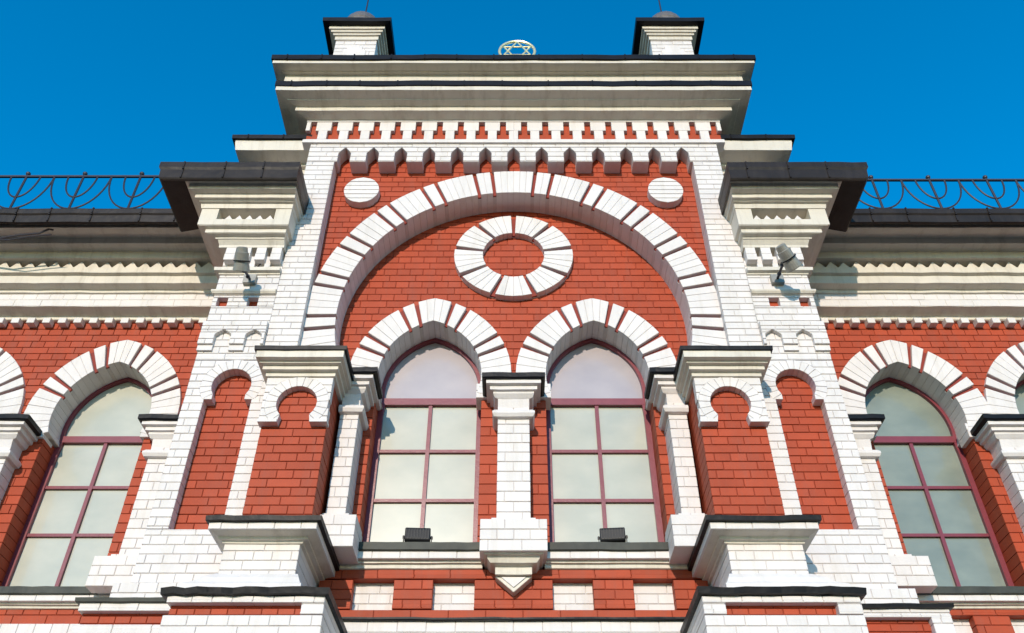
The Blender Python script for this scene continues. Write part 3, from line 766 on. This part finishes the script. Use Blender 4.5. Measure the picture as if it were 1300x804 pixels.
    mb = MB(); a, b = sorted((s * 2.42, s * 3.25)); mb.box(a, b, -.44, .5, ZG, 2.5); mb.build('outer_base_core', M_W, ob, fix=False)

# ------------------------------------------------------------------ wings
WD = 7.70
for s in (-1, 1):
    wc = 4.29 if s < 0 else 4.18; colx = 5.12 if s < 0 else 4.97; wc2 = 5.95 if s < 0 else 5.76
    XO = 7.6
    def mx(poly): return [(-x, z) for x, z in poly][::-1] if s < 0 else poly
    ars = [wc, wc2]
    def ma(cx): f = arch_fn(cx, (RI + RO) / 2 + .02); return [(cx + .74, 4.895)] + [f(i / 16) for i in range(16, -17, -1)] + [(cx - .74, 4.895)]
    brickwall('side_wall', [mx(rect(2.9, XO, 4.89, 6.455))] + [mx(ma(c_)) for c_ in ars], WD, .12, 4.89, .0865, cover=True, red=True, H=.145)
    for a, b in ((2.9, wc - .512), (wc + .512, wc2 - .512), (wc2 + .512, XO)): brickwall('side_window_wall', [mx(rect(a, b, 3.14, 4.89))], WD, .33, 3.20, .0985, red=True, H=.145)
    for c_ in ars:
        r_ = link('window_arch', bpy.data.meshes.new('window_arch'), BLD)
        cb = MB(); fo = arch_fn(s * c_, RO - .01); fi = arch_fn(s * c_, RI + .01)
        for i in range(-24, 24):
            P = [fi(i / 24), fi((i + 1) / 24), fo((i + 1) / 24), fo(i / 24)]
            if area(P) < 0: P = P[::-1]
            cb.prism(P, .77, 1.0)
        r_.data = cb.mesh('window_arch', M_WM)
        ring(r_, arch_fn(s * c_, RI), arch_fn(s * c_, RO), arch_segs(), WD - .045, .34, piece='voussoir')
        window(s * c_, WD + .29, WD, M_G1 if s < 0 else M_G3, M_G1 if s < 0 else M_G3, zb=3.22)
        m = MB(); a, b = sorted((s * (c_ - .60), s * (c_ + .60))); m.loft([(a, b, 7.552, 3.132), (a, b, 7.545, 3.137), (a, b, 7.545, 3.198), (a, b, 7.56, 3.205), (a, b, 7.96, 3.245)], .99, 10, .003); m.build('window_sill', M_SL, BLD)
    for (a, b) in ((colx - .32, colx + .33), (3.0, wc - .48)):
        brickwall('impost_block', [mx(rect(a, b, 4.83, 4.99))], WD - .04, .22, 4.83, .08, H=.14)
    column(s * colx, .150, .70, blk=.125)
    nk = (3.30, .24) if s > 0 else (3.34, .24)
    column(s * nk[0], nk[1], .70, clipL=(3.0 if s > 0 else None), clipR=(-3.0 if s < 0 else None), blk=.14)
    st = brickwall('string_course', [mx(rect(3.0, XO, 3.078, 3.131))], 7.57, .12, 3.078, .053, single=.235, hj=0)
    xa, xb = sorted((s * 3.0, s * XO))
    m = MB(); m.loft([(xa, xb, 7.655, 3.035), (xa, xb, 7.645, 3.038), (xa, xb, 7.64, 3.058), (xa, xb, 7.615, 3.061), (xa, xb, 7.615, 3.077)], .7, 16, .002); m.build('string_moulding', M_C, st)
    nn = [(3.72 + .66 * i, 4.06 + .66 * i) for i in range(6)]
    if s > 0:
        brickwall('apron_wall', [mx(rect(3.0, XO, 2.672, 3.034))] + [mx(rect(a, b, 2.757, 2.985)) for a, b in nn], 7.665, .10, 2.64, .0845, red=True, H=.15)
        for a, b in nn: brickwall('recessed_panel', [mx(rect(a - .01, b + .01, 2.747, 2.995))], 7.762, .08, 2.757, .0845, H=.17)
        brickwall('base_wall', [mx(rect(3.0, XO, 2.1, 2.67))], 7.60, .15, 2.1, .087, single=.23)
    else:
        brickwall('apron_wall', [mx(rect(3.0, XO, 2.905, 3.034))], 7.665, .10, 2.905, .0795, red=True, H=.15)
        brickwall('base_wall', [mx(rect(3.0, XO, 2.1, 2.904))], 7.662, .15, 2.1, .1005, H=.15)
    m = MB(); m.box(xa, xb, .68, 1.0, ZG, 2.098); m.box(xa, xb, .78, 1.01, 2.1, 3.135); m.build('plinth_wall', M_C, BLD, fix=False)

    # wing cornice
    Pw = [(7.70, 6.43), (7.655, 6.435), (7.650, 6.475), (7.60, 6.482), (7.46, 6.484), (7.458, 6.50), (7.457, 6.60), (7.42, 6.605), (7.418, 6.622), (7.40, 6.628), (7.30, 6.640), (7.298, 6.735), (7.25, 6.740), (7.245, 6.80), (7.33, 6.805), (7.335, 6.865), (7.27, 6.87), (7.265, 6.955), (7.25, 6.97), (7.12, 6.98), (7.10, 7.03), (7.07, 7.055), (7.05, 7.06), (6.95, 7.075), (6.94, 7.13), (6.93, 7.14)]
    Pw = chain(7.655, [406, 402.5])
    Pw = [(7.655, 6.40), (7.650, 6.405), (7.648, Z(403, 7.65)), (7.60, Z(403, 7.65) + .004)]
    z = Z(402, 7.648)
    seq = [389, 374, 371.5, 368.5, 359.3, 350.3, 346]
    D = 7.648; Pw = [(7.66, z - .045), (7.652, z - .04), (7.648, z)]
    soff = True
    for yy in seq:
        if soff: D0 = D; D = (z + SG * D0) / (ta(yy) + SG); z += SG * (D0 - D)
        else: z = Z(yy, D)
        Pw.append((D, z)); soff = not soff
    zl = Z(339.5, D); Pw.append((D, zl)); Dl = D
    def full(pr): return [((s * 2.9, s * XO, D_, z_) if s > 0 else (s * XO, s * 2.9, D_, z_)) for D_, z_ in pr]
    wcn = cornice('side_cornice', full(Pw), .9, M_C, n=30)
    # brick joints on the flat band
    zb_a, zb_b = Pw[3][1], Pw[4][1]
    addbricks(wcn, [mx(rect(2.95, XO - .01, zb_a + .003, zb_b - .003))], Pw[4][0] - .004, .03, zb_a + .003, (zb_b - zb_a) / 2 + .001, H=.15, hj=.005)
    # dogtooth row
    Db = Dl + .10
    P2 = [(Db, zl), (Db, zl + .095)]
    z = zl + .095; D = z / ta(327.5)
    P2 += [(D, z)]
    for yy, kind in ((320, 'v'), (309, 's'), (307, 'v'), (302.5, 'v')):
        if kind == 's': D0 = D; D = (z + SG * D0) / (ta(yy) + SG); z += SG * (D0 - D)
        else: z = Z(yy, D)
        P2.append((D, z))
    D = z / ta(290); P2.append((D + .03, z + .005)); P2.append((D, z + .012)); z += .012; z = Z(284, D); P2.append((D, z))
    cornice('upper_moulding', full(P2), .9, M_C, wcn, n=30)
    nt_ = 0
    x = 3.05
    tm = MB(); tm.add([(-.071, 0, 0), (.071, 0, 0), (0, 0, .088), (-.071, .085, 0), (.071, .085, 0), (0, .085, .088)], [(0, 1, 2), (0, 3, 4, 1), (1, 4, 5, 2), (2, 5, 3, 0), (3, 5, 4)])
    tme = tm.mesh('dogtooth', M_C)
    while x < 6.6:
        o = link('dogtooth', tme, wcn); o.location = (s * x, Dl - 7 + .006 + .006 * sin(x * 57), zl - .001)
        x += .146
    # gutter
    Dg = 6.79; zg = Z(264, Dg); zlip = Z(283, 6.83)
    Pg = [(D + .02, z - .004), (6.87, zlip + .02), (6.845, zlip), (6.82, zlip + .012), (6.81, zlip + .10), (6.795, zlip + .12), (Dg, zg - .02), (Dg + .01, zg), (Dg + .4, zg + .03)]
    cornice('roof_gutter', full(Pg), 1.0, M_B, wcn, n=30, amp=.004)
    m = MB(); m.box(*sorted((s * 2.9, s * 9.5)), .2, 4.2, zg - .12, zg + .01); m.build('roof', M_ROOF, BLD, fix=False)
    # dentils under the cornice
    dm = MB(); dm.prism([(.043, 0), (.043, .072), (-.043, .072), (-.043, 0)], 0, .09, bev=.004); dme = dm.mesh('dentil', M_W)
    x = 3.14
    while x < 6.5:
        o = link('dentil', dme, wcn); o.location = (s * x, 7.60 - 7 + .002 * sin(x * 91), Z(403, 7.65) - .118); x += .1755

    # wing railing: menorah-like hoops between posts
    RW = bpy.data.objects.new('roof_railing', None); COL.objects.link(RW); RW.location = (s * 5.5, Dg - 7 + .05, zg)
    RW['label'] = ('black wrought iron roof railing of nested hoops above the left wing gutter' if s < 0 else 'black wrought iron roof railing of nested hoops above the right wing gutter')
    RW['category'] = 'railing'; RW['group'] = 'roof railings on the two wings'
    ox, oy, oz = RW.location
    yr = Dg - 7 + .06; zt2 = Z(224.5 if s < 0 else 229, Dg + .06)
    xe0 = 3.3
    m = MB(); m.box(*sorted((s * xe0 - ox, s * 8.0 - ox)), yr - .012 - oy, yr + .012 - oy, zt2 - .012 - oz, zt2 + .014 - oz)
    m.build('top_rail', M_IR, RW)
    x = 4.13 if s < 0 else 4.04; per = .682
    x = X(179, 224, Dg + .06) * -1 if s < 0 else X(1107, 229, Dg + .06)
    per = .668
    for i in range(-1, 5):
        pxx = s * (x + i * per)
        if abs(pxx) < 3.4: continue
        m = MB(); m.tube([(pxx - ox, yr - oy, zg - .02 - oz), (pxx - ox, yr - oy, zt2 + .03 - oz)], .014, 6); m.build('post', M_IR, RW)
        m = MB(); m.ball((pxx - ox, yr - oy, zt2 + .05 - oz), .028); m.build('finial', M_IR, RW)
        for rad, dep in ((.333, zt2 - zg - .045), (.17, .60 * (zt2 - zg))):
            pts = [(pxx - ox + rad * cos(t), yr - oy - .006, zt2 - oz - dep * (sin(-t))) for t in [-(i2 * pi / 20) for i2 in range(21)]]
            pts = [(a_, b_, zt2 - oz - abs(c_ - (zt2 - oz))) for a_, b_, c_ in pts]
            m = MB(); m.tube(pts, .0105, 6); m.build('hoop', M_IR, RW)
# a loose cable sagging under the left gutter
m = MB(); cp = [(-6.6, -.02, Z(300, 6.95)), (-6.1, -.03, Z(299, 6.95)), (-5.75, -.05, Z(303, 6.95)), (-5.5, -.06, Z(299, 6.95)), (-5.3, -.06, Z(297, 6.95)), (-5.22, -.05, Z(291, 6.95)), (-5.21, .0, Z(288, 6.95))]
m.tube(cp, .012, 6); m.tube([(a_ + .15, b_ - .01, c_ - .03) for a_, b_, c_ in cp[1:5]], .008, 6)
cb_ = m.build('loose_cable', M_IR); cb_['label'] = 'loose black cable sagging below the gutter of the left wing'; cb_['category'] = 'cable'

# ------------------------------------------------------------------ bricks: the 300 largest of each kind as objects, the rest joined
cache = {}
def brick_poly_mesh(poly, depth, m, name):
    cx = sum(p[0] for p in poly) / len(poly); cz = sum(p[1] for p in poly) / len(poly)
    key = (name,) + tuple(round(v, 3) for p in poly for v in (p[0] - cx, p[1] - cz)) + (round(depth, 3),)
    if key not in cache:
        mb = MB(); mb.prism([(x - cx, z - cz) for x, z in poly], 0, depth, bev=.003); cache[key] = mb.mesh(name, m)
    return cache[key], cx, cz
rr = random.Random(3)
for kind, m in (('brick', M_R), ('white_brick', M_W)):
    lst = sorted(BR[kind], key=lambda t: -t[0]); rest = {}
    for i, (sz, poly, y0, depth, par) in enumerate(lst):
        if i < 300:
            me, cx, cz = brick_poly_mesh(poly, depth, m, kind)
            o = link(kind, me, par); o.location = (cx, y0, cz); o.rotation_euler = (rr.uniform(-.008, .008), 0, 0)
        else:
            a, b = rr.uniform(-.0012, .0012), 0
            rest.setdefault(par.name, (par, MB()))[1].prism([(x + a, z + b) for x, z in poly], y0, y0 + depth, bev=.003)
    for par, mb in rest.values():
        mb.build('brickwork' if kind == 'brick' else 'white_brickwork', m, par, kind='stuff', fix=False)

# ------------------------------------------------------------------ things on the building
def empty(name, loc, label, cat, group=None, rot=(0, 0, 0)):
    e = bpy.data.objects.new(name, None); COL.objects.link(e); e.location = loc; e.rotation_euler = rot
    e['label'] = label; e['category'] = cat
    if group: e['group'] = group
    return e
def spot(s, plate, elbow, b0, b1, label):
    E = empty('spotlight', plate, label, 'spotlight', 'spotlights on the two pilasters'); O = Vector(plate)
    def L(p): return Vector(p) - O
    m = MB(); m.box(-.062, .062, -.05, .0, -.055, .055); m.build('mounting_plate', M_GR, E)
    m = MB(); m.tube([(0, -.03, 0), L(elbow) * .5 + Vector((.0, -.03, 0)), L(elbow)], .014, 8)
    m.build('arm', M_IR, E)
    m = MB(); m.ball(tuple(L(elbow)), .026); m.ball(tuple(L(elbow) * .45), .022); m.build('joint', M_IR, E)
    a, b = L(b0), L(b1); d = b - a
    m = MB(); m.tube([a, a + d * .03, a + d * .22, a + d * .24, a + d * .55, a + d * .56, a + d * .60, a + d * .61, a + d * .97, b], [.035, .05, .055, .066, .068, .078, .078, .070, .082, .080], 20)
    hd = m.build('lamp_housing', M_GR, E)
    for p in hd.data.polygons: p.use_smooth = False
    m = MB(); m.tube([a + d * .555, a + d * .605], [.0815, .0815], 20); m.build('clamp_band', M_DK, hd)
    m = MB(); m.tube([(.03, -.012, .05), (.05, -.01, .12), (.04, -.012, .2), (.09, -.016, .27)], .006, 6); m.build('cable', M_IR, E)
    m = MB(); m.tube([b - d * .02, b + d * .012], [.070, .070], 20); m.build('lens', M_G3, hd)
    return E
spot(-1, (-2.67, -.38, 6.02), (-2.655, -.64, 5.93), (-2.655, -.83, 6.07), (-2.67, -.67, 5.89), 'grey barrel spotlight pointing down on the pilaster left of the great arch')
spot(1, (2.67, -.38, 6.02), (2.66, -.66, 5.99), (2.61, -.83, 6.09), (2.76, -.68, 5.92), 'grey barrel spotlight turned outwards on the pilaster right of the great arch')

def flood(x, label, rz):
    E = empty('floodlight', (x, -.03, 3.315), label, 'floodlight', 'floodlights on the twin window sills', (0, 0, rz))
    m = MB()
    prof = [(-.052, .012), (-.066, .03), (-.058, .125), (-.044, .142), (.03, .125), (.05, .06), (.035, .02)]
    V = [(sx * .108, y, z) for sx in (-1, 1) for y, z in prof]; n = len(prof)
    m.add(V, [tuple(range(n - 1, -1, -1)), tuple(range(n, 2 * n))] + [(i, (i + 1) % n, n + (i + 1) % n, n + i) for i in range(n)])
    b_ = m.build('housing', M_DK, E)
    bv = b_.modifiers.new('edge', 'BEVEL'); bv.width = .008; bv.segments = 2
    m = MB()
    for i in range(9): m.box(-.095 + i * .0238 - .003, -.095 + i * .0238 + .003, -.072, -.052, .035, .12)
    m.build('cooling_fin', M_DK, b_)
    for sx in (-1, 1):
        m = MB(); m.box(sx * .118 - .004, sx * .118 + .004, -.02, .02, 0, .08); m.box(sx * .125 - .014, sx * .125 + .014, -.022, .022, -.004, .012); m.tube([(sx * .105, 0, .07), (sx * .128, 0, .07)], .014, 8)
        m.build('bracket', M_DK, E)
    m = MB(); m.box(-.09, .09, .043, .05, .05, .11); m.build('lens', M_G3, b_)
flood(X(531, 680, 7.0), 'small black floodlight on the sill of the left window of the pair', .06)
flood(X(777, 680, 7.0), 'small black floodlight on the sill of the right window of the pair', -.10)

# star emblem standing on the roof edge
sy = -.55; Ds = 7 + sy; zs = Z(65.5, Ds); sx_ = X(656.5, 66, Ds)
E = empty('star_emblem', (sx_, sy, ZTOP), 'pale gilt six pointed star in a ring on the roof edge', 'emblem')
zc = zs - ZTOP + .0; R = .225
m = MB(); m.tube([(R * cos(2 * pi * i / 40), 0, zc + R * sin(2 * pi * i / 40)) for i in range(41)], .018, 8, cap=False); m.build('ring', M_GD, E)
for t0 in (90, 270):
    pts = [Vector((R * .86 * cos(radians(t0 + 120 * i)), -.012 if t0 == 90 else .0, zc + R * .86 * sin(radians(t0 + 120 * i)))) for i in range(4)]
    m = MB()
    for i in range(3): m.tube([pts[i], pts[i + 1]], .011, 6)
    m.build('triangle', M_GD, E)
m = MB(); m.tube([(0, 0.01, 0), (0, 0.01, zc - R * .9)], .012, 6); m.build('stem', M_IR, E)

# ------------------------------------------------------------------ ground
g = MB(); g.add([(-600, -600, ZG - .004), (600, -600, ZG - .004), (600, 600, ZG - .004), (-600, 600, ZG - .004)], [(0, 1, 2, 3)])
gr = g.build('ground', M_GRD, None, kind='structure')

# keep the children of the building where they were modelled (its base is on the ground)
for o in list(COL.objects):
    if o.parent is BLD: o.matrix_parent_inverse = Matrix.Translation(-BLD_OFF)
print('bricks', {k: len(v) for k, v in BR.items()}, 'objects', len(COL.objects))
